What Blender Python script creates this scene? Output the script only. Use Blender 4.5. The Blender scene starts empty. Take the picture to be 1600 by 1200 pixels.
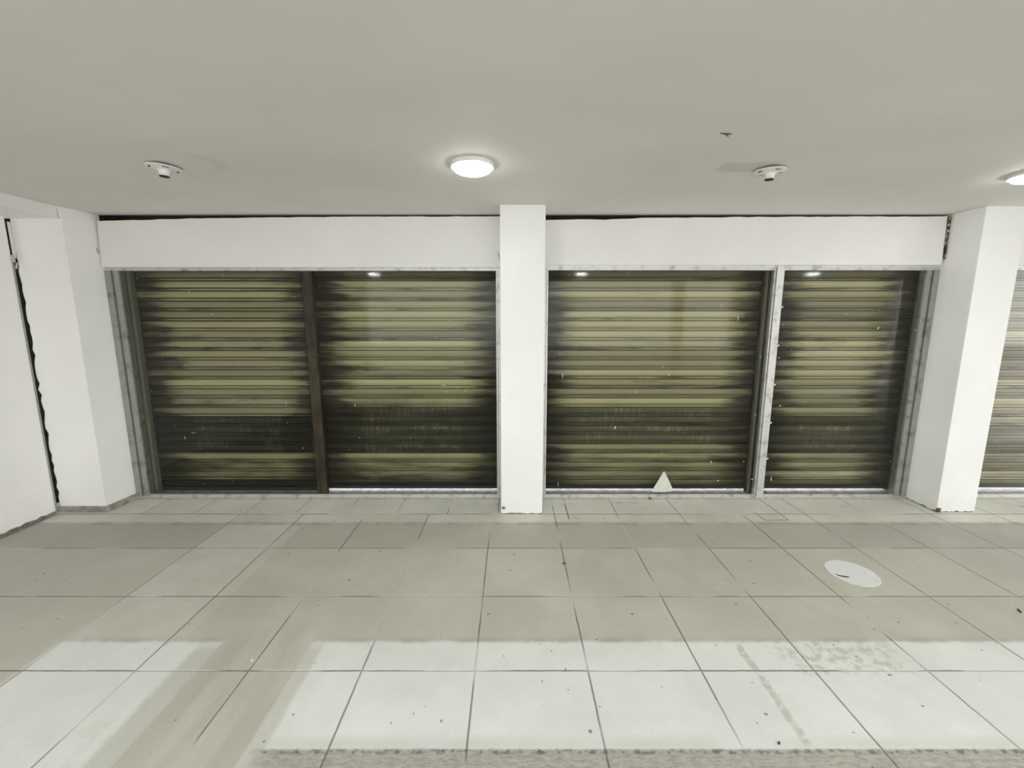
import bpy, bmesh, math, random
from mathutils import Vector, Matrix
C = bpy.context.scene.collection
PI = math.pi
random.seed(7)

# ------------------------------------------------------------------ camera model (metres, camera at x=0,y=0)
EYE = 1.6
FPX = 650.0
PITCH = math.atan(100 / FPX)
_S, _C = math.sin(PITCH), math.cos(PITCH)
def at(px, py, axis, v):
    """point where the sight line of a photo pixel meets the plane axis = v"""
    X = (px - 800) / FPX; Y = (py - 600) / FPX
    r = (X, _C - _S * Y, -(_S + _C * Y)); o = (0, 0, EYE)
    t = (v - o[axis]) / r[axis]
    return Vector([o[i] + t * r[i] for i in range(3)])

CEIL = 2.45
WALL = 3.583          # front of the shop-window frames
SHUT = 3.72           # front of the shutter slats

# ------------------------------------------------------------------ node helper
class S_:
    """a socket with arithmetic"""
    def __init__(s, t, o): s.t, s.o = t, o
    def _m(s, op, *a, clamp=False):
        n = s.t.nodes.new('ShaderNodeMath'); n.operation = op; n.use_clamp = clamp
        for i, v in enumerate((s,) + a):
            if isinstance(v, S_): s.t.links.new(v.o, n.inputs[i])
            else: n.inputs[i].default_value = v
        return S_(s.t, n.outputs[0])
    def __add__(s, v): return s._m('ADD', v)
    __radd__ = __add__
    def __sub__(s, v): return s._m('SUBTRACT', v)
    def __rsub__(s, v): return (s * -1) + v
    def __mul__(s, v): return s._m('MULTIPLY', v)
    __rmul__ = __mul__
    def __truediv__(s, v): return s._m('DIVIDE', v)
    def abs(s): return s._m('ABSOLUTE')
    def floor(s): return s._m('FLOOR')
    def mod(s, v): return s._m('FLOORED_MODULO', v)
    def max(s, v): return s._m('MAXIMUM', v)
    def min(s, v): return s._m('MINIMUM', v)
    def clamp(s): return s._m('ADD', 0.0, clamp=True)
    def inv(s): return s._m('MULTIPLY_ADD', -1.0, 1.0, clamp=True)
    def step(s, a, b):
        """0 below a, 1 above b (smooth; a > b reverses)"""
        n = s.t.nodes.new('ShaderNodeMapRange'); n.interpolation_type = 'SMOOTHSTEP'
        s.t.links.new(s.o, n.inputs[0])
        if a > b: lo, hi, f0, f1 = b, a, 1.0, 0.0
        else: lo, hi, f0, f1 = a, b, 0.0, 1.0
        n.inputs[1].default_value = lo; n.inputs[2].default_value = hi
        n.inputs[3].default_value = f0; n.inputs[4].default_value = f1
        return S_(s.t, n.outputs[0])
    def box(s, a, b, e):
        return s.step(a - e, a + e) * s.step(b + e, b - e)

class Mat:
    def __init__(s, name):
        s.m = bpy.data.materials.new(name); s.m.use_nodes = True
        s.t = s.m.node_tree; s.b = s.t.nodes['Principled BSDF']
        s.out = s.t.nodes['Material Output']
        tc = s.t.nodes.new('ShaderNodeTexCoord'); s.co = tc.outputs['Object']
        sp = s.t.nodes.new('ShaderNodeSeparateXYZ'); s.t.links.new(s.co, sp.inputs[0])
        s.x, s.y, s.z = [S_(s.t, o) for o in sp.outputs]
    def vec(s, x, y, z):
        n = s.t.nodes.new('ShaderNodeCombineXYZ')
        for i, v in enumerate((x, y, z)):
            if isinstance(v, S_): s.t.links.new(v.o, n.inputs[i])
            else: n.inputs[i].default_value = v
        return n.outputs[0]
    def noise(s, scale, detail=3, rough=.55, vec=None, dist=0):
        n = s.t.nodes.new('ShaderNodeTexNoise')
        n.inputs['Scale'].default_value = scale; n.inputs['Detail'].default_value = detail
        n.inputs['Roughness'].default_value = rough; n.inputs['Distortion'].default_value = dist
        s.t.links.new(vec or s.co, n.inputs['Vector'])
        return S_(s.t, n.outputs[0])
    def white(s, vec):
        n = s.t.nodes.new('ShaderNodeTexWhiteNoise'); n.noise_dimensions = '3D'
        s.t.links.new(vec, n.inputs['Vector']); return S_(s.t, n.outputs[0])
    def mix(s, f, a, b):
        n = s.t.nodes.new('ShaderNodeMix'); n.data_type = 'RGBA'
        for i, v in ((0, f), (6, a), (7, b)):
            if isinstance(v, S_): s.t.links.new(v.o, n.inputs[i])
            elif hasattr(v, 'is_linked'): s.t.links.new(v, n.inputs[i])
            elif isinstance(v, tuple): n.inputs[i].default_value = (*v, 1)
            else: n.inputs[i].default_value = v
        return n.outputs[2]
    def scale(s, col, f):
        n = s.t.nodes.new('ShaderNodeVectorMath'); n.operation = 'SCALE'
        s.t.links.new(col, n.inputs[0])
        if isinstance(f, S_): s.t.links.new(f.o, n.inputs[3])
        else: n.inputs[3].default_value = f
        return n.outputs[0]
    def done(s, col, rough=.6, metal=0, spec=.4, bump=None, bd=.002, bs=.5):
        i = s.b.inputs
        if isinstance(col, tuple): i['Base Color'].default_value = (*col, 1)
        else: s.t.links.new(col, i['Base Color'])
        if isinstance(rough, S_): s.t.links.new(rough.o, i['Roughness'])
        else: i['Roughness'].default_value = rough
        i['Metallic'].default_value = metal; i['Specular IOR Level'].default_value = spec
        if bump is not None:
            n = s.t.nodes.new('ShaderNodeBump'); n.inputs['Distance'].default_value = bd; n.inputs['Strength'].default_value = bs
            s.t.links.new(bump.o, n.inputs['Height']); s.t.links.new(n.outputs[0], i['Normal'])
        return s.m

# ------------------------------------------------------------------ mesh helper
class MB:
    def __init__(s): s.b = bmesh.new()
    def box(s, x0, x1, y0, y1, z0, z1):
        v = [s.b.verts.new((x, y, z)) for z in (z0, z1) for y in (y0, y1) for x in (x0, x1)]
        for f in ((0, 2, 3, 1), (4, 5, 7, 6), (0, 1, 5, 4), (1, 3, 7, 5), (3, 2, 6, 7), (2, 0, 4, 6)):
            s.b.faces.new([v[i] for i in f])
        return s
    def prism(s, pts, axis, a, b):
        """polygon in the plane of the two other axes, extruded along axis from a to b"""
        def P(p, v):
            q = list(p); q.insert(axis, v); return q
        lo = [s.b.verts.new(P(p, a)) for p in pts]; hi = [s.b.verts.new(P(p, b)) for p in pts]
        s.b.faces.new(lo); s.b.faces.new(hi)
        n = len(pts)
        for i in range(n): s.b.faces.new((lo[i], lo[(i + 1) % n], hi[(i + 1) % n], hi[i]))
        return s
    def lathe(s, prof, seg=40, c=(0, 0, 0)):
        """prof: list of (r, z), closed at r = 0"""
        rings = []
        for r, z in prof:
            if r < 1e-6: rings.append([s.b.verts.new((c[0], c[1], c[2] + z))])
            else: rings.append([s.b.verts.new((c[0] + r * math.cos(2 * PI * k / seg), c[1] + r * math.sin(2 * PI * k / seg), c[2] + z)) for k in range(seg)])
        for A, B in zip(rings, rings[1:]):
            for k in range(seg):
                k2 = (k + 1) % seg
                if len(A) == 1 and len(B) == 1: continue
                if len(A) == 1: s.b.faces.new((A[0], B[k2], B[k]))
                elif len(B) == 1: s.b.faces.new((A[k], A[k2], B[0]))
                else: s.b.faces.new((A[k], A[k2], B[k2], B[k]))
        return s
    def tube(s, pts, r, seg=8):
        pts = [Vector(p) for p in pts]; rings = []
        for i, p in enumerate(pts):
            d = (pts[min(i + 1, len(pts) - 1)] - pts[max(i - 1, 0)]).normalized()
            u = d.orthogonal().normalized(); w = d.cross(u)
            rr = r[i] if isinstance(r, (list, tuple)) else r
            rings.append([s.b.verts.new(p + rr * (math.cos(2 * PI * k / seg) * u + math.sin(2 * PI * k / seg) * w)) for k in range(seg)])
        for A, B in zip(rings, rings[1:]):
            for k in range(seg): s.b.faces.new((A[k], A[(k + 1) % seg], B[(k + 1) % seg], B[k]))
        s.b.faces.new(rings[0]); s.b.faces.new(rings[-1])
        return s
    def lump(s, c, sx, sy, sz, seed, sub=2):
        rnd = random.Random(seed)
        g = bmesh.ops.create_icosphere(s.b, subdivisions=sub, radius=1)
        for v in g['verts']:
            k = 1 + rnd.uniform(-.32, .3)
            v.co = Vector((c[0] + v.co.x * sx * k, c[1] + v.co.y * sy * k, c[2] + v.co.z * sz * k))
        return s
    def build(s, name, mat, parent=None, loc=None, smooth=False, bevel=0):
        bmesh.ops.recalc_face_normals(s.b, faces=s.b.faces)
        me = bpy.data.meshes.new(name)
        if bevel:
            bmesh.ops.bevel(s.b, geom=[e for e in s.b.edges if len(e.link_faces) == 2 and e.calc_face_angle() > .6], offset=bevel, segments=2, affect='EDGES', profile=.7)
        s.b.to_mesh(me); s.b.free()
        if smooth:
            for p in me.polygons: p.use_smooth = True
            me.set_sharp_from_angle(angle=.7)
        me.materials.append(mat)
        o = bpy.data.objects.new(name, me); C.objects.link(o)
        if parent: o.parent = parent
        if loc: o.location = loc
        return o

def tag(o, label, cat, group=None, kind=None):
    o['label'] = label; o['category'] = cat
    if group: o['group'] = group
    if kind: o['kind'] = kind
    return o
def thing(name, loc, label, cat, group=None, kind=None):
    o = bpy.data.objects.new(name, None); C.objects.link(o); o.location = loc
    o.empty_display_size = .1
    return tag(o, label, cat, group, kind)
def copy_tree(o, parent=None):
    c = o.copy(); C.objects.link(c)
    if parent: c.parent = parent
    for ch in list(o.children): copy_tree(ch, c)
    return c

# ------------------------------------------------------------------ materials
def plaster(name, col, chip=0.0, seed=0.0, chipcol=(.16, .14, .12)):
    m = Mat(name)
    n = m.noise(2.3, 4); f = m.noise(55, 2)
    c = m.mix(n.step(.35, .75), tuple(v * .955 for v in col), col)
    if chip:
        k = m.noise(26, 4, .65, m.vec(m.x + seed, m.y, m.z))
        mask = ((m.z * -1.0) + (k * (chip * 2.2)) - chip * .75).step(-.002, .003)
        dust = ((m.z * -1.0) + (k * .3)).step(-.02, .14) * .12
        c = m.mix(dust, c, (.42, .40, .35)); c = m.mix(mask, c, chipcol)
    return m.done(c, .62, spec=.3, bump=n * .8 + f * .06, bd=.01, bs=.25)
M_wall = plaster('white_wall_paint', (.90, .89, .885))
M_pillar = plaster('white_pillar_paint', (.87, .875, .86), chip=.022)
M_pillar2 = plaster('white_column_paint', (.90, .895, .87))
M_fascia = plaster('fascia_board_paint', (.83, .825, .80))
M_beam = plaster('soffit_paint', (.85, .83, .82))

def ceiling_mat():
    m = Mat('ceiling_paint')
    big = m.noise(.8, 3, .5, m.vec(m.x * 1.0, m.y * 1.6, 0.0)); fine = m.noise(70, 2)
    c = m.mix(big.step(.3, .75), (.70, .69, .655), (.76, .75, .715))
    w = m.noise(9, 3)
    p1 = (m.x + w * .12 - .06).box(1.17, 1.45, .03) * (m.y + w * .1 - .05).box(2.43, 2.58, .02)
    r = ((m.x + 1.72) * (m.x + 1.72) + (m.y - 2.43) * (m.y - 2.43))._m('SQRT')
    p2 = (r + w * .03).box(.085, .15, .03) * (m.x).step(-1.74, -1.66)
    c = m.mix((p1 * .6 + p2 * .35) * (w * .6 + .5), c, (.50, .50, .46))
    return m.done(c, .7, spec=.25, bump=m.noise(1.7, 2, .4) * 1.0 + fine * .008, bd=.05, bs=.35)
M_ceil = ceiling_mat()

TILE = .5222; TX = -.171; TY = 1.697
def floor_mat():
    m = Mat('concrete_tile_floor')
    x, y = m.x, m.y
    wob = m.noise(7, 4, .6); wob2 = m.noise(24, 3, .6); mid = m.noise(2.6, 5, .6); fine = m.noise(130, 3, .6)
    xs = m.noise(3, 3, .5, m.vec(x * 3.5, y * .6, 0.0))          # streaks running along y
    yw = y + (wob - .5) * .022 + (wob2 - .5) * .016
    xw = x + (wob - .5) * .07 + (wob2 - .5) * .02
    # joints of the square slabs
    gx = ((x - TX + TILE / 2 + (wob - .5) * .006).mod(TILE) - TILE / 2).abs()
    gy = ((y - TY + TILE / 2 + (wob2 - .5) * .006).mod(TILE) - TILE / 2).abs()
    inner = y.step(3.262, 3.268)                                 # narrow border strip by the shop fronts
    leftb = x.step(-.05, -.06) * inner
    gb = ((x + 1.39 + .2125).mod(.425) - .2125).abs()
    gy_ok = inner.inv()
    jx = gx.step(.0055, .002) * leftb.inv() * (x.step(-2.4, -2.2) * .75 + .25)
    jy = gy.step(.0055, .002) * gy_ok
    jb = gb.step(.005, .002) * leftb
    row = (y - 3.27).abs().step(.005, .002) * .7
    # cut lines of an old trench lid
    cut = (x - 2.045).abs().step(.006, .003) * y.step(3.155, 3.165) + (x - 2.237).abs().step(.006, .003) * y.step(3.155, 3.165) \
        + (y - 3.16).abs().step(.007, .003) * x.box(2.045, 2.237, .004) + (x - .464).abs().step(.008, .004) * y.step(3.17, 3.18)
    joint = jx.max(jy).max(jb).max(row).max(cut)
    # old surfaces: pale strip by the fronts, dull field, bright band, dark near strip
    slab = m.white(m.vec(((x - TX) / TILE).floor(), ((y - TY) / TILE).floor(), 3.0))
    dull = m.mix(mid.step(.3, .75), (.49, .48, .41), (.57, .56, .485))
    pale = m.mix(mid.step(.3, .7), (.57, .565, .50), (.65, .645, .58))
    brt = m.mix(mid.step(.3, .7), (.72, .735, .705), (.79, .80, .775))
    near = m.mix(m.noise(26, 5, .75, m.vec(x, y * 3.0, 0.0)).step(.3, .7), (.30, .295, .255), (.50, .49, .435))
    warm = (.48, .45, .41)
    c = m.mix((slab - .5) * .5 + .1, dull, (.60, .59, .515))
    c = m.mix(x.step(-2.0, -3.4).max(x.step(1.8, 3.6)) * .75, c, warm)
    c = m.scale(c, (y.box(2.745, 3.12, .01) * mid.step(.25, .6) * -.16) + 1.0)
    # pale lane of slabs between two joints on the left
    lane = (x + (wob - .5) * .02).box(-2.26, -1.735, .012)
    c = m.mix(lane * yw.step(3.12, 3.06) * .75, c, pale)
    c = m.mix((x + 1.70 + (wob - .5) * .03).abs().step(.06, .03) * yw.step(3.1, 3.0) * .55, c, pale)
    # strip by the fronts
    c = m.mix(yw.step(3.105, 3.135), c, pale)
    c = m.mix((yw - 3.10).abs().step(.05, .0) * xs.step(.4, .65) * .45, c, (.27, .255, .22))
    # bright band
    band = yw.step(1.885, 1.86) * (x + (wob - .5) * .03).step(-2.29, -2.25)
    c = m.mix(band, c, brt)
    c = m.mix((yw - 1.885).abs().step(.035, .0) * x.step(-2.3, -2.2) * wob.step(.35, .65) * .4, c, (.33, .32, .27))
    # dull lane crossing the bright band
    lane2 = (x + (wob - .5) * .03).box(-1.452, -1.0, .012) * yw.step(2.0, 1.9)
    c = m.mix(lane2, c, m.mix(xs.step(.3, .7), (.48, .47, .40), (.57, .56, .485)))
    lane3 = (x + (wob - .5) * .03).box(-1.56, -1.44, .02) + (x + (wob - .5) * .03).box(-1.0, -.935, .012)
    c = m.mix(lane3 * yw.step(1.9, 1.8) * .55, c, (.47, .46, .40))
    # yellowish stains
    st = wob.step(.48, .68) * mid.step(.42, .62)
    c = m.mix(st * x.step(-2.4, -1.2) * yw.step(1.9, 1.5) * .35 * x.step(-.5, -1.2), c, (.52, .46, .36))
    c = m.mix((x - 1.13 + (wob - .5) * .06).abs().step(.022, .01) * y.box(1.36, 1.85, .02) * wob2.step(.3, .55) * .55, c, (.40, .385, .32))
    c = m.mix(x.box(1.3, 1.85, .1) * y.box(1.68, 1.88, .03) * wob2.step(.45, .62) * .5, c, (.40, .37, .28))
    # near strip, dirty
    c = m.mix((y + (wob2 - .5) * .012).step(1.345, 1.335) * (x.step(-1.0, -.9) + x.step(-1.9, -2.0)).clamp(), c, near)
    c = m.mix((y - 1.335 + (wob2 - .5) * .02).abs().step(.014, .004) * wob2.step(.46, .6) * x.step(-1.0, -.9) * .8, c, (.10, .10, .085))
    c = m.mix((y - 1.36).abs().step(.05, .0) * x.step(-1.0, -.9) * mid.step(.3, .6) * .35, c, (.45, .44, .38))
    # dark scuffs and specks
    c = m.scale(c, m.noise(1.1, 5, .62, m.vec(x * 1.0, y * 1.3, 6.0)) * .28 + .865)
    sp = m.noise(34, 1, .4, m.vec(x, y * .8, 4.0)).step(.765, .785)
    c = m.mix(sp * .75, c, (.12, .115, .10))
    sc = m.noise(3.2, 4, .6, m.vec(x * 1.1 + 9.0, y * 3.0, 1.0)).step(.62, .74)
    c = m.mix(sc * y.step(2.9, 3.15) * .5, c, (.28, .26, .225))
    c = m.mix((y - 3.57).abs().step(.05, .0) * wob.step(.3, .7) * .45, c, (.25, .24, .2))
    # joint colour: dark crack or pale filler
    jc = m.mix(m.noise(1.9, 2, .5, m.vec(x + 5.0, y, 2.0)).step(.40, .48), (.60, .59, .54), (.13, .12, .105))
    c = m.mix(joint * m.noise(2.7, 3).step(.25, .5) * .78, c, jc)
    c = m.scale(c, fine * .22 + .89)
    return m.done(c, wob * .25 + .42, spec=.35, bump=(joint * -1.0) + mid * .35 + fine * .10, bd=.004, bs=.5)
M_floor = floor_mat()

def alu_mat(name, col, dirt=.5, metal=.55):
    m = Mat(name)
    n = m.noise(14, 4, .6, m.vec(m.x, m.y, m.z)); f = m.noise(60, 3)
    c = m.mix(n.step(.5, .72) * dirt, col, (.13, .12, .10))
    c = m.mix(f.step(.66, .74) * .5, c, (.8, .8, .78))
    return m.done(c, .42, metal=metal, spec=.5, bump=f, bd=.001, bs=.3)
M_alu = alu_mat('weathered_aluminium', (.62, .62, .60))
M_alu_d = alu_mat('dusty_grey_aluminium', (.33, .335, .31), .7, .35)
M_olive = alu_mat('olive_grey_metal', (.20, .20, .155), .5, .15)
def rust_mat():
    m = Mat('rusty_brown_steel')
    n = m.noise(9, 4, .6, m.vec(m.x * 2, m.y, m.z * .6)); f = m.noise(50, 3)
    c = m.mix(n.step(.35, .65), (.030, .023, .017), (.085, .058, .038))
    c = m.mix(f.step(.62, .7) * .5, c, (.14, .10, .07))
    return m.done(c, .7, metal=.1, spec=.3, bump=f, bd=.002, bs=.4)
M_rust = rust_mat()
def simple(name, col, rough=.6, metal=0, var=.12, sc=20, spec=.4):
    m = Mat(name); n = m.noise(sc, 3)
    return m.done(m.mix(n.step(.3, .7), tuple(v * (1 - var) for v in col), tuple(min(1, v * (1 + var)) for v in col)), rough, metal, spec, bump=n, bd=.001, bs=.2)
M_cement = simple('bare_cement', (.20, .185, .16), .85, var=.35, sc=30)
M_plinth = simple('grey_plinth_tile', (.30, .29, .255), .6, var=.3, sc=12)
M_dark = simple('void_shade_black', (.012, .011, .010), .9, var=.4)  # shade of the gaps put into a near-black base colour
M_black = simple('dark_rubber', (.02, .018, .017), .7)
M_white = simple('white_plastic', (.82, .82, .80), .4, var=.03)
M_paper = simple('plain_grey_white_paper', (.62, .64, .57), .75, var=.08, sc=30)
M_fleck = simple('dried_white_paint', (.85, .85, .80), .6, var=.05)
M_debris = simple('brown_crumbled_plaster', (.13, .085, .06), .9, var=.6, sc=60)
M_chunk = simple('pale_broken_plaster', (.55, .50, .45), .9, var=.4, sc=40)
M_leaf = simple('dry_dark_leaf', (.07, .06, .045), .8, var=.4)
M_ground = simple('outdoor_pavement', (.42, .40, .42), .8, var=.15, sc=8)
M_sill = simple('worn_threshold_sky_tint', (.36, .31, .36), .6, var=.35, sc=22)  # mauve tint of the daylight put into the base colour
M_steel = simple('steel_bracket', (.6, .6, .58), .35, .7)

def sticker_mat():
    m = Mat('worn_white_sticker')
    n = m.noise(20, 4, .6); s = m.noise(5, 3, .6, m.vec(m.x * 1.0, m.y * 9.0, 0.0))
    c = m.mix(s.step(.62, .70) * .6, (.80, .82, .81), (.40, .39, .35))
    c = m.mix(n.step(.66, .72) * .7, c, (.34, .33, .29))
    return m.done(c, .5, bump=n, bd=.0008, bs=.3)
M_sticker = sticker_mat()

def glass_mat():
    m = bpy.data.materials.new('dusty_window_glass'); m.use_nodes = True
    t = m.node_tree; t.nodes.clear()
    out = t.nodes.new('ShaderNodeOutputMaterial'); mx = t.nodes.new('ShaderNodeMixShader')
    tr = t.nodes.new('ShaderNodeBsdfTransparent'); gl = t.nodes.new('ShaderNodeBsdfGlossy'); fr = t.nodes.new('ShaderNodeFresnel')
    tr.inputs[0].default_value = (.95, .965, .94, 1); gl.inputs[0].default_value = (1, 1, 1, 1); gl.inputs['Roughness'].default_value = .05
    fr.inputs[0].default_value = 1.2
    t.links.new(fr.outputs[0], mx.inputs[0]); t.links.new(tr.outputs[0], mx.inputs[1]); t.links.new(gl.outputs[0], mx.inputs[2])
    t.links.new(mx.outputs[0], out.inputs[0]); return m
M_glass = glass_mat()

def lamp_mat(name, power):
    m = Mat(name)
    m.b.inputs['Emission Color'].default_value = (.98, 1.0, .965, 1); m.b.inputs['Emission Strength'].default_value = power
    return m.done((.9, .9, .9), .5)
LAMP = 30.0
M_lamp = lamp_mat('glowing_diffuser', LAMP)
M_lamp_boosted = lamp_mat('glowing_diffuser_boosted', 75.0)

# ------------------------------------------------------------------ shutters
PITCHZ = .0865
def shutter_mat(name, half, seed, b0, b1, tint=(.46, .415, .245), low=.55, soft=.05, dark=.9, soot_shade=1.0):
    m = Mat(name)
    x, z = m.x, m.z
    p = PITCHZ
    zz = (z - .034) / p
    row = zz.floor(); fr = zz.mod(1.0)
    rn = m.white(m.vec(row, seed, 1.0)); rn2 = m.white(m.vec(row, seed, 7.0))
    blot = m.noise(2.2, 4, .6, m.vec(x * .9 + seed, row * .63, seed))
    streak = m.noise(1.6, 5, .62, m.vec(x * 1.3 + seed * 3, z * 9.0, seed))
    fine = m.noise(75, 3, .7, m.vec(x * .7, 0.0, z))
    drip = m.noise(30, 3, .6, m.vec(x * 1.2, 0.0, z * .25))
    c = m.mix(rn.step(.15, .85), tuple(v * .72 for v in tint), tuple(v * 1.22 for v in tint))
    c = m.mix(rn2.step(.72, .95) * .45, c, (.20, .175, .14))
    # narrow hooked rib between slats stays grey
    rib = fr.box(.06, .28, .02)
    c = m.mix(rib * .25, c, (.27, .25, .20))
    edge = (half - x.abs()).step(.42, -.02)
    s = (streak * .75 + blot * .35 + edge * .30 * soot_shade + rn2 * .10 + rib * .10).step(.66, .95)
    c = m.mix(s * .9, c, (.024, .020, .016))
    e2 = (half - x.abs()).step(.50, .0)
    c = m.mix((e2 * e2 * (streak * .9 + .35)).clamp() * .85 * min(1.0, soot_shade), c, (.030, .022, .020))  # smooth side darkening: grime plus jamb shade put into the colour
    # tide line of grime: darkest between b0 and b1, snapped to slats, then lighter, then dark foot
    zq = row * p + .034 + (blot - .5) * soft * 2
    band = zq.step(b0 - .05, b0 + .03) * zq.step(b1 + soft * .4, b1 - soft * .4)
    ragged = (drip * .55 + streak * .45 + edge * .45).step(.30, .52)
    c = m.mix(band * (ragged * .35 + .62 + edge * .4).clamp() * dark, c, (.014, .0135, .010))
    foot = z.step(b0 + .04, b0 - .05)
    c = m.mix(foot * (streak + edge * .4).step(.25, .75) * low, c, (.035, .033, .022))
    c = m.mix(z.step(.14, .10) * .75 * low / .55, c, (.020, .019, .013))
    c = m.mix(z.step(1.88, 2.0) * .55, c, (.05, .045, .035))  # shade on the topmost slats, painted in
    # grooves painted near black: their shade put into the colour, with grime
    g = fr.box(-.03, .062, .012).max(fr.box(.268, .352, .012)).max(fr.step(.955, .972))
    c = m.mix(g * .95, c, (.016, .013, .010))
    c = m.scale(c, fine * .5 + .75)
    return m.done(c, .7, metal=0, spec=.08, bump=fine, bd=.001, bs=.3)

def curtain_mesh(w, z0, z1):
    """interlocking roller slats seen from inside: wide shallow faces and a narrow hooked rib between grooves"""
    mb = MB(); p = PITCHZ
    prof = []
    z = z0
    while z < z1:
        for f, d in ((.0, .014), (.05, .014), (.07, .001), (.17, -.001), (.265, .001), (.285, .015), (.335, .015), (.355, .001), (.50, -.0022), (.68, -.003), (.86, -.002), (.97, .001), (.985, .014)):
            zz = z + f * p
            if zz <= z1: prof.append((d, zz))
        z += p
    nx = 12; xs = [-w / 2 + w * i / nx for i in range(nx + 1)]
    rnd = random.Random(int(w * 1000)); sag = [rnd.uniform(-.0012, .0012) for _ in xs]
    cols = [[mb.b.verts.new((xx, d, zz + sag[i])) for d, zz in prof] for i, xx in enumerate(xs)]
    back = [[mb.b.verts.new((xx, .02, zz)) for zz in (prof[0][1], prof[-1][1])] for xx in xs]
    for A, B in zip(cols, cols[1:]):
        for k in range(len(prof) - 1): mb.b.faces.new((A[k], B[k], B[k + 1], A[k + 1]))
    for i in range(nx):
        mb.b.faces.new((back[i][0], back[i][1], back[i + 1][1], back[i + 1][0]))
        mb.b.faces.new((cols[i][0], back[i][0], back[i + 1][0], cols[i + 1][0]))
        mb.b.faces.new((cols[i][-1], cols[i + 1][-1], back[i + 1][1], back[i][1]))
    mb.b.faces.new(cols[0] + [back[0][1], back[0][0]]); mb.b.faces.new(cols[-1] + [back[-1][1], back[-1][0]])
    return mb

def shutter(x0, x1, label, gap, mat, rails):
    w = x1 - x0
    t = thing('roller_shutter', ((x0 + x1) / 2, SHUT, 0), label, 'roller shutter', 'roller shutters behind the glass')
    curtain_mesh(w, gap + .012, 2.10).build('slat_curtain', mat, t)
    # bottom bar: angle with a lip
    MB().prism([(-.004, gap), (.024, gap), (.024, gap + .02), (.004, gap + .02), (.004, gap + .034), (-.004, gap + .034)], 0, -w / 2, w / 2).build('bottom_bar', M_black, t)
    for s, mt, wd in rails:
        xx = s * w / 2
        a, b = (xx - .012, xx + wd) if s > 0 else (xx - wd, xx + .012)
        r = MB().box(a, b, -.055, -.012, 0.004, 2.10)
        r.box(a, b, .03, .05, 0.004, 2.10)
        o = (b - .008, b) if s > 0 else (a, a + .008)
        r.box(o[0], o[1], -.014, .032, 0.004, 2.10)
        r.build('guide_rail', mt, t)
    return t
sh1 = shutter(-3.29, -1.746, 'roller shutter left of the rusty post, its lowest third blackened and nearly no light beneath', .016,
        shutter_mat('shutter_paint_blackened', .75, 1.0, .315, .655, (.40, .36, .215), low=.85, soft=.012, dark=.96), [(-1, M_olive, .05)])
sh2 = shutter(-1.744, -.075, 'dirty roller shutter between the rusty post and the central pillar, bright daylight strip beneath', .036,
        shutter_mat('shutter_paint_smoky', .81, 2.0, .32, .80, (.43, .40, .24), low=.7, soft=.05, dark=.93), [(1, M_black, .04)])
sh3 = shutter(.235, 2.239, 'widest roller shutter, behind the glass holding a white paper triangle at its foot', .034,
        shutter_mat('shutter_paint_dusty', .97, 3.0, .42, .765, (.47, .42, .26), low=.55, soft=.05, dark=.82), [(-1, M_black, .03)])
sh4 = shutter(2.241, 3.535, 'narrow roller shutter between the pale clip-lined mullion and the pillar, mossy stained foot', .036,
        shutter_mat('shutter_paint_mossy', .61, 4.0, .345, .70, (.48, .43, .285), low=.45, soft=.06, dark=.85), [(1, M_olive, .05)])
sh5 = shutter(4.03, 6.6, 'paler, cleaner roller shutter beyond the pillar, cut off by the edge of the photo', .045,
        shutter_mat('shutter_paint_pale', 1.28, 5.0, .36, .62, (.52, .45, .33), low=.3, soft=.05, dark=.45, soot_shade=.3), [(-1, M_black, .02), (1, M_black, .02)])

t = thing('shutter_post', (-1.745, SHUT, 0), 'rusty brown steel guide post between two shutters behind one glass pane', 'post')
MB().box(-.043, .043, -.085, -.06, 0.003, 2.10).box(-.030, .030, -.06, -.012, 0.003, 2.10).build('guide_channel', M_rust, t, bevel=.003)
MB().tube([(-.058, -.065, 2.04), (-.061, -.066, 1.2), (-.066, -.064, .55), (-.07, -.065, .05)], .0025, 6).build('wire', M_black, t)
MB().box(-.04, .04, -.09, -.03, 0.003, .022).lump((.03, -.09, .012), .03, .012, .012, 5).build('base_plate', M_rust, t)

t = thing('shutter_post', (2.24, SHUT, 0), 'dark narrow guide post hidden close behind the pale aluminium mullion', 'post')
MB().box(-.065, .065, -.03, -.008, 0.003, 2.10).build('guide_channel', M_rust, t)
MB().box(-.055, -.035, -.05, -.03, 0.003, 2.08).build('edge_strip', M_olive, t)

# ------------------------------------------------------------------ shop windows (setting)
def flecks(pts, seed, n, x0, x1):
    """dried splashes of paint on the room side of the pane"""
    rnd = random.Random(seed); mb = MB(); y = 3.5965
    L = [(at(px, py, 1, y), w, h, a) for px, py, w, h, a in pts]
    for _ in range(n):
        L.append((Vector((rnd.uniform(x0, x1), y, rnd.uniform(.1, 1.98))), rnd.uniform(.003, .006), rnd.uniform(.004, .009), rnd.uniform(-.5, .5)))
    for c, w, h, a in L:
        k = 7; q = []
        for i in range(k):
            th = 2 * PI * i / k; r = rnd.uniform(.75, 1.15)
            u, v = w / 2 * r * math.cos(th), h / 2 * r * math.sin(th)
            q.append((c.x + u * math.cos(a) - v * math.sin(a), c.z + u * math.sin(a) + v * math.cos(a)))
        mb.prism(q, 1, y - .0012, y + .0002)
    return mb

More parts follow.
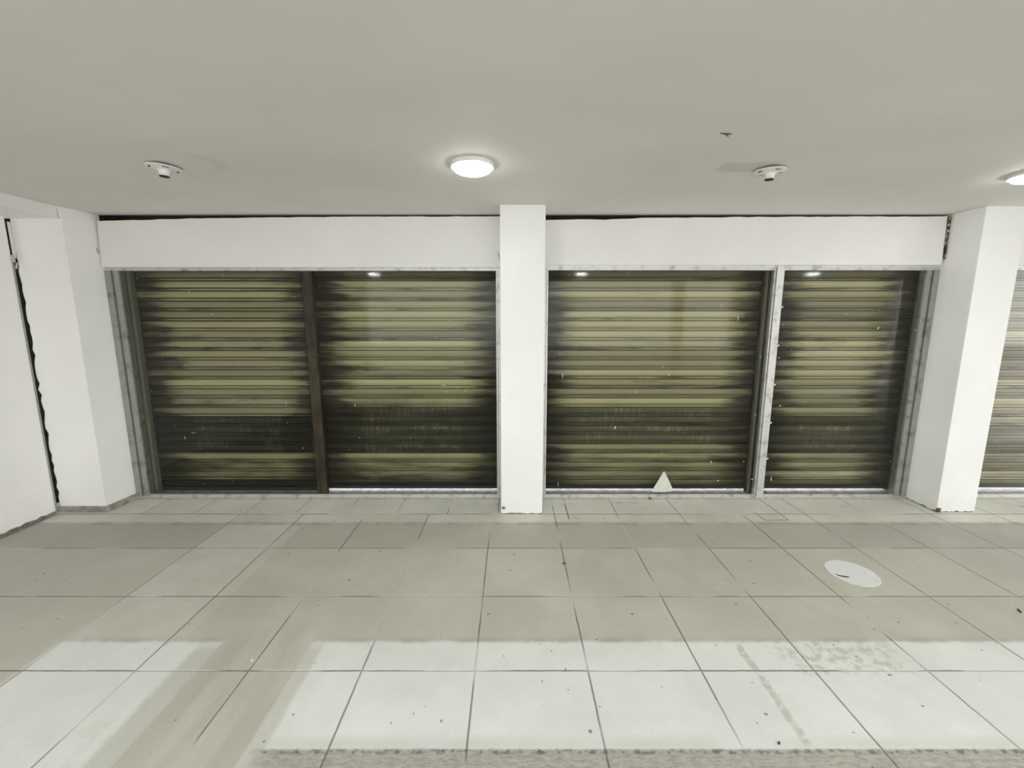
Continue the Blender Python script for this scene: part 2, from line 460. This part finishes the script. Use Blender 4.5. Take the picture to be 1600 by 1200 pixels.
def window(n, x0, x1, label, mullions=(), jl=.05, jr=.05, fl=([], 0, 10), head=(2.012, 2.05)):
    t = thing('window_%d' % n, ((x0 + x1) / 2, WALL, 0), label, 'window', kind='structure')
    t.location = (0, 0, 0)
    W = WALL
    h0, h1 = head
    # head rail: two stepped strips
    MB().box(x0, x1, W + .004, W + .055, h0, h1).box(x0, x1, W - .008, W + .004, h0 + .017, h1 + .004).build('head_rail', M_alu, t, bevel=.0015)
    MB().box(x0, x1, W + .004, W + .06, .003, .022).box(x0, x1, W - .012, W + .004, .003, .016).box(x0, x1, W + .012, W + .024, .022, .030).build('bottom_rail', M_alu, t, bevel=.0015)
    for s, j, xx in ((1, jl, x0), (-1, jr, x1)):
        jb = MB()
        def bx(a, b, *r):
            a, b = xx + s * a, xx + s * b
            jb.box(min(a, b), max(a, b), *r)
        bx(0, j * .5, W - .008, W + .06, .003, h0)
        bx(j * .5, j * .62, W + .012, W + .06, .003, h0)
        bx(j * .62, j, W + .001, W + .06, .003, h0)
        jb.build('jamb', M_alu_d if j > .06 else M_alu, t, bevel=.0015)
    for mx in mullions:
        m = MB().box(mx - .030, mx + .030, W - .014, W + .05, .003, h1).box(mx - .044, mx - .033, W + .0, W + .045, .003, h0 - .002).box(mx - .034, mx - .028, W + .01, W + .04, .003, h0)
        mo = m.build('mullion', M_alu, t, bevel=.002)
        for zc in (1.707, 1.383, 1.044, .706, .377):
            MB().tube([(mx + .018, W - .014, zc - .012), (mx + .024, W - .024, zc), (mx + .036, W - .022, zc + .006), (mx + .043, W - .010, zc - .004)], .0045, 6).build('clip', M_white, mo)
    gx = [x0 + jl * .55] + list(mullions) + [x1 - jr * .55]
    for k, (a, b) in enumerate(zip(gx, gx[1:])):
        e0 = .026 if k else 0; e1 = .026 if k < len(gx) - 2 else 0
        p = MB().box(a + e0, b - e1, W + .014, W + .020, .028, h0 + .004).build('glass_pane', M_glass, t)
        pts, seed, cnt = fl
        mine = [q for q in pts if a < at(q[0], q[1], 1, 3.5965).x < b]
        f = flecks(mine, seed + k, cnt, a + .06, b - .06).build('paint_fleck', M_fleck, p); f['kind'] = 'stuff'
    return t
P1 = [(331, 491, .006, .014, -.5), (296, 455, .004, .010, .3), (460, 464, .004, .012, .2), (237, 611, .004, .006, 0), (289, 571, .004, .010, .3), (366, 425, .005, .006, 0), (262, 552, .005, .006, 0),
      (449, 661, .005, .008, 0), (447, 630, .003, .035, .05), (302, 676, .05, .003, .03), (289, 684, .004, .03, .1), (474, 700, .007, .009, 0), (500, 447, .004, .006, 0), (702, 501, .004, .013, 0),
      (681, 528, .004, .02, 0), (694, 602, .034, .005, .05), (715, 605, .007, .016, .6), (728, 610, .035, .004, .8), (698, 612, .014, .004, -.4), (555, 633, .005, .022, .05), (641, 684, .005, .007, 0), (562, 684, .005, .008, 0),
      (680, 750, .005, .008, .4), (660, 711, .005, .012, .2), (684, 717, .005, .006, 0)]
P2 = [(931, 530, .006, .010, .3), (879, 587, .006, .05, 0), (1036, 574, .004, .024, .8), (1045, 586, .007, .030, .7), (1127, 477, .005, .016, -.3), (1131, 480, .004, .008, 0), (1153, 498, .005, .050, 0), (875, 553, .004, .016, .1),
      (994, 613, .005, .018, 0), (961, 668, .011, .035, -.15), (1034, 708, .006, .007, 0), (1111, 722, .008, .028, 0), (1122, 751, .014, .014, 0), (1175, 749, .010, .014, 0), (1180, 648, .008, .014, 0), (1162, 721, .007, .009, 0), (1188, 557, .006, .016, 0),
      (872, 757, .003, .05, 0), (1133, 763, .008, .012, 0), (981, 426, .007, .008, 0), (1372, 513, .010, .022, -.5), (1322, 491, .008, .010, 0), (1217, 559, .006, .014, 0), (1219, 634, .012, .014, 0), (1391, 721, .006, .010, 0), (1205, 748, .006, .045, .15),
      (1430, 516, .006, .014, -.2), (1224, 508, .006, .008, 0), (1198, 701, .007, .007, 0), (1257, 628, .004, .01, 0)]
window(1, -3.41, -.10, 'wide shop window under the fascia between the grey-footed corner column and the central pillar', jl=.11, jr=.035, fl=(P1, 11, 8), head=(2.008, 2.036))
window(2, .27, 3.58, 'shop window split by a pale mullion, between the central pillar and the one with a grey side', (2.243,), jl=.035, jr=.105, fl=(P2, 23, 8), head=(2.012, 2.054))
window(3, 3.93, 6.8, 'shop window beyond the pillar, only its first stretch in the photo', jl=.04, jr=.04, fl=([], 31, 6), head=(2.012, 2.05))

# ------------------------------------------------------------------ room shell
XL, XR, YB = -3.79, 7.2, -1.15
def struct(o, label, cat): return tag(o, label, cat, kind='structure')
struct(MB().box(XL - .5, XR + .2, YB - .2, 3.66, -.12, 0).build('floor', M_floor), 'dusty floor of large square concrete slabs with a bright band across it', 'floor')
struct(MB().box(XL - .5, XR + .2, YB - .2, 3.585, CEIL, CEIL + .12).build('ceiling', M_ceil), 'flat off-white painted ceiling with faint unevenness', 'ceiling')
struct(MB().box(XL - .12, XL, YB, 3.255, .012, CEIL).build('wall_left', M_wall), 'white painted wall panel along the left, ending at a dark vertical crack', 'wall')
struct(MB().box(XR, XR + .2, YB - .2, YB + .25, 0, CEIL).box(XR, XR + .2, 3.2, 3.9, 0, CEIL).box(XR, XR + .2, YB + .25, 3.2, 2.35, CEIL).build('wall_right', M_wall), 'unseen white wall at the end of the passage with an opening added to let daylight in, outside the photo', 'wall')  # open end added so daylight reaches the left wall
wb = MB().box(XL - .3, XR, YB - .2, YB, 0, .55).box(XL - .3, XR, YB - .2, YB, 2.36, CEIL)
for xa, xb in ((XL - .3, -2.9), (-.1, .1), (3.2, 3.4), (4.4, XR)): wb.box(xa, xb, YB - .2, YB, .55, 2.36)  # openings between these piers are added for fill light
struct(wb.build('wall_back', M_wall), 'unseen white wall behind the camera with wide openings added to let fill daylight in, outside the photo', 'wall')
struct(MB().box(XL - .5, XR + .2, 3.80, 3.95, 2.06, 2.75).box(XL - .5, XR + .2, 3.585, 3.95, 2.62, 2.75).build('wall_front', M_dark), 'raw wall in the void above the shutters, coloured near black for its shade', 'wall')
struct(MB().box(XL - .5, XR + .2, 3.66, 3.775, -.12, .012).build('trim_4', M_sill), 'worn threshold strip between the glass and the shutters, mauve daylight tint in its colour', 'threshold')
struct(MB().box(-30, 40, 3.775, 40, -.2, -.02).box(7.4, 40, -20, 3.775, -.2, -.02).box(-30, 7.4, -20, YB - .2, -.2, -.02).build('ground', M_ground), 'sunlit pavement outside, seen only as a bright line under the shutters', 'pavement')

# fascia boards, top edge a little crooked so a dark gap opens under the ceiling
def fascia(n, pts_top, zb, xa, xb, label):
    poly = [(xa, zb), (xb, zb)] + [(x, z) for x, z in reversed(pts_top)]
    return struct(MB().prism(poly, 1, WALL - .028, WALL + .0).build('trim_%d' % n, M_fascia), label, 'fascia board')
rnd = random.Random(3)
def edge(pts):
    out = []
    for (xa, za), (xb, zb) in zip(pts, pts[1:]):
        k = max(2, int((xb - xa) / .07))
        for i in range(k): out.append((xa + (xb - xa) * i / k, za + (zb - za) * i / k + rnd.uniform(-.0022, .0022)))
    return out + [pts[-1]]
fascia(1, edge([(-3.385, 2.398), (-2.95, 2.408), (-2.62, 2.417), (-1.6, 2.430), (-.098, 2.434)]), 2.034, -3.40, -.098, 'white fascia board over the first shop window, black gap above widening toward the corner column')
fascia(2, edge([(.262, 2.406), (.62, 2.410), (.75, 2.406), (1.05, 2.421), (2.0, 2.430), (3.545, 2.434)]), 2.051, .262, 3.558, 'white fascia board over the mullioned shop window, between two pillars')
fascia(3, edge([(3.90, 2.446), (6.8, 2.447)]), 2.05, 3.90, 6.85, 'white fascia board beyond the pillar at the edge of the photo')

# pillars
def pillar(x0, x1, y0, label, mat=M_pillar):
    o = MB().box(x0, x1, y0, 3.95, .0, CEIL).build('pillar', mat, bevel=.006)
    return struct(o, label, 'pillar')
pillar(-.091, .252, 3.267, 'white central pillar between the two shop windows, chipped dark along its foot')
pillar(3.575, 3.895, 3.30, 'white pillar with a grey shaded side and a broken brown corner at its foot')
# corner column with a ragged dark slot beside the wall panel
poly = [(-3.425, 3.315), (-3.405, 3.95), (-4.05, 3.95), (-4.05, 3.315)]
colm = MB()
ys = 3.315
zs = [0.0, .03] + [.08 + i * .046 for i in range(44)] + [2.12, CEIL]
left = []
for z in zs:
    left.append((-3.812 + (random.uniform(-.012, .012) if .05 < z < 2.08 else 0) + (.006 * math.sin(z * 5)), z))
b = colm.b
fl_ = [b.verts.new((x, ys, z)) for x, z in left]; fr_ = [b.verts.new((-3.425, ys, z)) for x, z in left]
bl_ = [b.verts.new((x - .10, ys + .20, z)) for x, z in left]; br_ = [b.verts.new((-3.405, 3.60, z)) for x, z in left]
bk_ = [b.verts.new((-4.0, 3.60, z)) for x, z in left]
rings = [fl_, fr_, br_, bk_, bl_]
for A, B in zip(rings, rings[1:] + rings[:1]):
    for k in range(len(zs) - 1): b.faces.new((A[k], B[k], B[k + 1], A[k + 1]))
b.faces.new([r[0] for r in rings]); b.faces.new([r[-1] for r in rings])
struct(colm.build('pillar', M_pillar2), 'white corner column standing on a grey plinth beside the cracked wall panel', 'pillar')
struct(MB().box(-4.25, -4.03, 3.255, 3.60, 0, CEIL).box(-4.25, -3.405, 3.60, 3.95, 0, CEIL + .1).build('wall_corner', M_dark), 'masonry inside the crack beside the corner column, coloured near black for its shade', 'wall')
struct(MB().prism([(-3.83, 3.298), (-3.412, 3.298), (-3.40, 3.318), (-3.393, 3.575), (-3.43, 3.575), (-3.44, 3.33), (-3.83, 3.33)], 2, 0, .048).build('baseboard_left', M_plinth, bevel=.003), 'dirty grey plinth skirting around the foot of the corner column', 'skirting')
# ragged mortar at the foot of the wall panel
foot = MB(); rr = random.Random(9)
pts = []
for i in range(34):
    y = 3.25 - i * .035
    pts.append((y, .018 + rr.uniform(0, .012) + (.010 if i < 14 else 0)))
foot.prism([(pts[0][0], 0)] + pts + [(pts[-1][0], 0)], 0, XL - .01, XL + .006)
struct(foot.build('baseboard_corner', M_cement), 'crumbling grey mortar line along the foot of the white wall panel', 'skirting')
# soffit beam along the left wall
struct(MB().box(-3.9, -3.440, YB, 3.316, 2.362, CEIL).build('beam', M_beam, bevel=.004), 'white boxed soffit beam under the ceiling along the left wall', 'beam')
struct(MB().box(-3.442, -3.4393, 3.306, 3.309, 2.366, 2.43).box(-3.4415, -3.428, 3.3135, 3.3165, 2.366, 2.369).build('trim_5', M_cement), 'thin dark open joint at the end of the soffit beam', 'joint')

# aluminium channel in the crack
t = thing('metal_channel', (XL, 3.262, 0), 'thin grey aluminium channel running up the crack beside the white wall panel', 'channel')
MB().box(.0, .006, -.006, .002, .02, 2.06).build('track', M_alu_d, t)
MB().box(-.034, -.024, .036, .05, 2.07, 2.335).build('white_strip', M_white, t)
MB().box(-.008, .016, -.010, .006, 2.035, 2.085).tube([(.01, .004, 2.04), (-.005, .03, 2.03), (-.02, .034, 1.99)], .006, 6).build('bracket', M_steel, t)

# broken plaster between the fascia and the right pillar
t = thing('broken_plaster', (3.56, WALL - .02, 2.2), 'crumbled brown plaster and dark cracks where the fascia meets the pillar', 'plaster')
a = MB(); rr = random.Random(4)
for i in range(16):
    z = .22 - i * .021; a = MB()
    a.lump((.006 + rr.uniform(-.004, .004), -.012, z), .015 if i < 5 else .007, .008, .014, 40 + i, 1)
    a.build('plaster_crumb', M_debris, t)
for i in range(5):
    z = .215 - i * .048; a = MB()
    a.lump((-.006 + rr.uniform(-.003, .006), -.016, z), .006, .005, .013, 70 + i, 1)
    a.build('pale_crumb', M_chunk, t)

for z in (.03, -.005, -.03):
    MB().lump((.004, -.013, z - .02), .010, .008, .026, int(z * 1000) + 90, 1).build('gap_shade', M_black, t)  # black lumps stand in for the shade inside open cracks
# fittings where the fascia meets the pillars
for x, z, lab in ((-3.405, 2.155, 'small bent wire hook at the fascia end beside the corner column'), (-.103, 2.10, 'small bent wire hook at the fascia end beside the central pillar')):
    t = MB().tube([(-.012, .0, .05), (-.004, -.014, .02), (.002, -.022, -.004), (.010, -.020, -.012), (.016, -.012, -.002), (.010, -.008, .006)], .004, 6).build('wire_hook', M_steel, loc=(x, WALL - .026, z))
    tag(t, lab, 'hook', 'hooks on the fascia ends')

# ------------------------------------------------------------------ ceiling lamps
def make_lamp(loc, label):
    t = thing('ceiling_lamp', loc, label, 'lamp', 'round ceiling lamps')
    MB().lathe([(0, 0), (.117, 0), (.1195, -.003), (.1195, -.018), (.116, -.022), (.109, -.022), (.107, -.018), (0, -.018)], 56).build('bezel', M_white, t, smooth=True)
    MB().lathe([(.106, -.0175), (.1045, -.027), (.098, -.036), (.084, -.042), (.05, -.046), (0, -.047)], 56).build('diffuser', M_lamp, t, smooth=True)
    return t
lamp0 = make_lamp((-.219, 2.45, CEIL), 'round white lit ceiling lamp above the central pillar, whole in view')
rest = [(3.06, 2.58, 'round lit ceiling lamp cut by the edge of the photo, beyond the sprinkler'), (6.3, 2.6, None)]
for x in (-2.5, 1.26, 5.45): rest.append((x, -.56, None))
for x, y, lab in rest:
    c = copy_tree(lamp0); c.location = (x, y, CEIL)
    if y < 0:                                                     # power raised behind the camera for fill light and a brighter glass reflection
        for ch in c.children:
            if ch.name.startswith('diffuser'):
                ch.data = ch.data.copy(); ch.data.materials[0] = M_lamp_boosted
    c['label'] = lab or 'round ceiling lamp outside the photo, behind or beside the camera'

# ------------------------------------------------------------------ sprinklers
def make_sprinkler(loc, rz, tilt, label):
    t = thing('ceiling_sprinkler', loc, label, 'sprinkler', 'ceiling sprinklers')
    t.rotation_euler = (tilt[0], tilt[1], rz)
    MB().lathe([(.030, .004), (.079, -.003), (.083, -.006), (.083, -.009), (.078, -.0105), (.055, -.0155), (.030, -.021), (.028, -.018)], 48).build('escutcheon', M_white, t, smooth=True)
    for k in range(4):
        th = k * PI / 2 + .5
        r = .063
        MB().prism([(r * math.cos(th + d) * q, r * math.sin(th + d) * q) for d, q in ((-.22, .9), (.22, .9), (.22, 1.08), (-.22, 1.08))], 2, -.0150, -.0118).build('slot', M_black, t)
    MB().lathe([(.0, .0), (.030, -.004), (.030, -.020), (.026, -.030), (.023, -.036), (.023, -.044), (.0245, -.046), (.0245, -.050), (0, -.050)], 32).build('nozzle', M_white, t, smooth=True)
    MB().lathe([(0, -.0495), (.0235, -.0495), (.0245, -.053), (.022, -.056), (0, -.056)], 32).build('deflector', M_black, t, smooth=True)
    MB().lathe([(0, .0065), (.045, .0065), (.062, -.002), (.062, -.004), (0, -.004)], 32).build('recess', M_black, t)
    return t
make_sprinkler((-1.937, 2.47, CEIL - .006), .3, (.03, .05), 'white ceiling sprinkler over the shutter beside the corner column')
make_sprinkler((1.467, 2.52, CEIL - .006), 1.2, (.03, -.05), 'white ceiling sprinkler beside a faint grey patch, over the widest shutter')
p = at(1135, 208, 2, CEIL)
h = MB().tube([(-.03, 0, .001), (-.005, .0, -.004), (.012, .004, -.012), (.016, .012, -.006)], .0022, 6).tube([(-.005, .0, -.004), (.012, -.004, -.004), (.02, -.006, -.009)], .0022, 6).build('ceiling_wire', M_black, loc=p)
tag(h, 'tiny dark wire stub sticking out of the bare ceiling near the sprinkler', 'wire')

# ------------------------------------------------------------------ things on the floor and glass
d = MB(); rr = random.Random(2); q = []
for i in range(64):
    th = 2 * PI * i / 64; r = .142 * (1 + rr.uniform(-.012, .012)); q.append((r * math.cos(th), r * math.sin(th)))
d.prism(q, 2, .0004, .0022)
cen = at(1332, 896, 2, 0)
t = thing('floor_sticker', (cen.x, cen.y + .005, 0), 'worn round white sticker on the floor slabs with a black tear', 'sticker')
d.build('disc', M_sticker, t)
MB().prism([(-.118, -.01), (-.10, -.028), (-.078, -.034), (-.05, -.045), (-.066, -.052), (-.092, -.044), (-.112, -.034)], 2, .0021, .0030).build('black_tear', M_black, t)['label'] = 'black torn mark'

a_, b_, c_ = [at(px, py, 1, 3.574) for px, py in ((1039, 738), (1019, 768), (1054, 766))]
pm = MB(); zb = b_.z - .012
pm.prism([(b_.x, zb + .004), ((b_.x + c_.x) / 2, zb - .001), (c_.x, zb + .010), (a_.x + .004, a_.z), (a_.x - .004, a_.z)], 1, 3.5925, 3.5945)
tag(pm.build('paper_triangle', M_paper), 'triangle of plain pale paper standing at the foot of the glass', 'paper')

def debris(px, py, name, mat, label, cat, s, seed, group=None):
    p = at(px, py, 2, 0)
    o = MB().lump((0, 0, s[2] * .8), *s, seed, 2).build(name, mat, loc=(p.x, p.y, .0))
    o.rotation_euler = (0, 0, seed)
    return tag(o, label, cat, group)
debris(1298, 776, 'dry_leaf', M_leaf, 'dark curled dry leaf lying by the bottom rail of the narrow shutter', 'leaf', (.028, .012, .010), 3)
debris(1015, 779, 'dirt_clod', M_debris, 'brown dirt clod against the bottom rail below the paper triangle', 'dirt', (.022, .012, .007), 5)
debris(1196, 772, 'dirt_clod', M_leaf, 'dark dirt clod in the corner beside the pale mullion foot', 'dirt', (.018, .010, .012), 8)
debris(1409, 776, 'plaster_chip', M_chunk, 'pale plaster chip at the foot of the jamb beside the grey-sided pillar', 'plaster', (.012, .012, .018), 13)
debris(394, 1032, 'plaster_chip', M_fleck, 'tiny white plaster chip on the dull lane of the floor', 'plaster', (.006, .005, .003), 17)
debris(881, 881, 'dirt_clod', M_leaf, 'dark dirt clod on a floor joint below the central pillar', 'dirt', (.012, .009, .004), 19)
debris(1593, 955, 'dry_leaf', M_leaf, 'dark thin leaf scrap on the floor near the photo edge, beyond the sticker', 'leaf', (.020, .006, .003), 23)
debris(1217, 1162, 'dirt_clod', M_leaf, 'small dark dirt crumb on the bright floor band close to the camera', 'dirt', (.008, .004, .003), 29)
# broken corner at the foot of the right pillar
tag(MB().lump((3.583, 3.293, .022), .020, .010, .022, 31).build('broken_corner', M_debris), 'brown broken patch at the foot of the pillar corner', 'plaster')
tag(MB().lump((-.070, 3.262, .055), .014, .007, .014, 33).build('plaster_chip', M_cement), 'dark grey chip knocked out of the central pillar near its foot', 'plaster')

# ------------------------------------------------------------------ light
w = bpy.data.worlds.new('daylight'); bpy.context.scene.world = w; w.use_nodes = True
bg = w.node_tree.nodes['Background']; bg.inputs[0].default_value = (.985, 1.0, .985, 1); bg.inputs[1].default_value = 3.9
for k, (xa, xb) in enumerate(((-2.9, -.1), (.1, 3.2), (3.4, 4.4))):      # sky portals in the openings: they only guide the sampling of the sky
    L = bpy.data.lights.new('sky_portal', 'AREA'); L.shape = 'RECTANGLE'; L.size = xb - xa; L.size_y = 1.81; L.cycles.is_portal = True
    lo = bpy.data.objects.new('sky_portal', L); C.objects.link(lo); lo.location = ((xa + xb) / 2, YB - .1, 1.455); lo.rotation_euler = (PI / 2, 0, 0)
L = bpy.data.lights.new('sky_portal', 'AREA'); L.shape = 'RECTANGLE'; L.size = 4.1; L.size_y = 2.35; L.cycles.is_portal = True
lo = bpy.data.objects.new('sky_portal', L); C.objects.link(lo); lo.location = (XR + .1, 1.15, 1.175); lo.rotation_euler = (0, PI / 2, 0)
L.size, L.size_y = 2.35, 4.1

cam = bpy.data.cameras.new('camera'); co = bpy.data.objects.new('camera', cam); C.objects.link(co)
co.location = (0, 0, EYE); co.rotation_euler = (PI / 2 - PITCH, 0, 0)
cam.sensor_width = 36; cam.sensor_fit = 'HORIZONTAL'; cam.lens = 36 * FPX / 1600; cam.clip_start = .02
sc = bpy.context.scene; sc.camera = co
sc.view_settings.view_transform = 'Standard'; sc.view_settings.look = 'None'
sc.view_settings.gamma = 1; sc.view_settings.use_curve_mapping = False; sc.view_settings.exposure = 0.05
sc.cycles.max_bounces = 12; sc.cycles.diffuse_bounces = 8; sc.cycles.transparent_max_bounces = 16
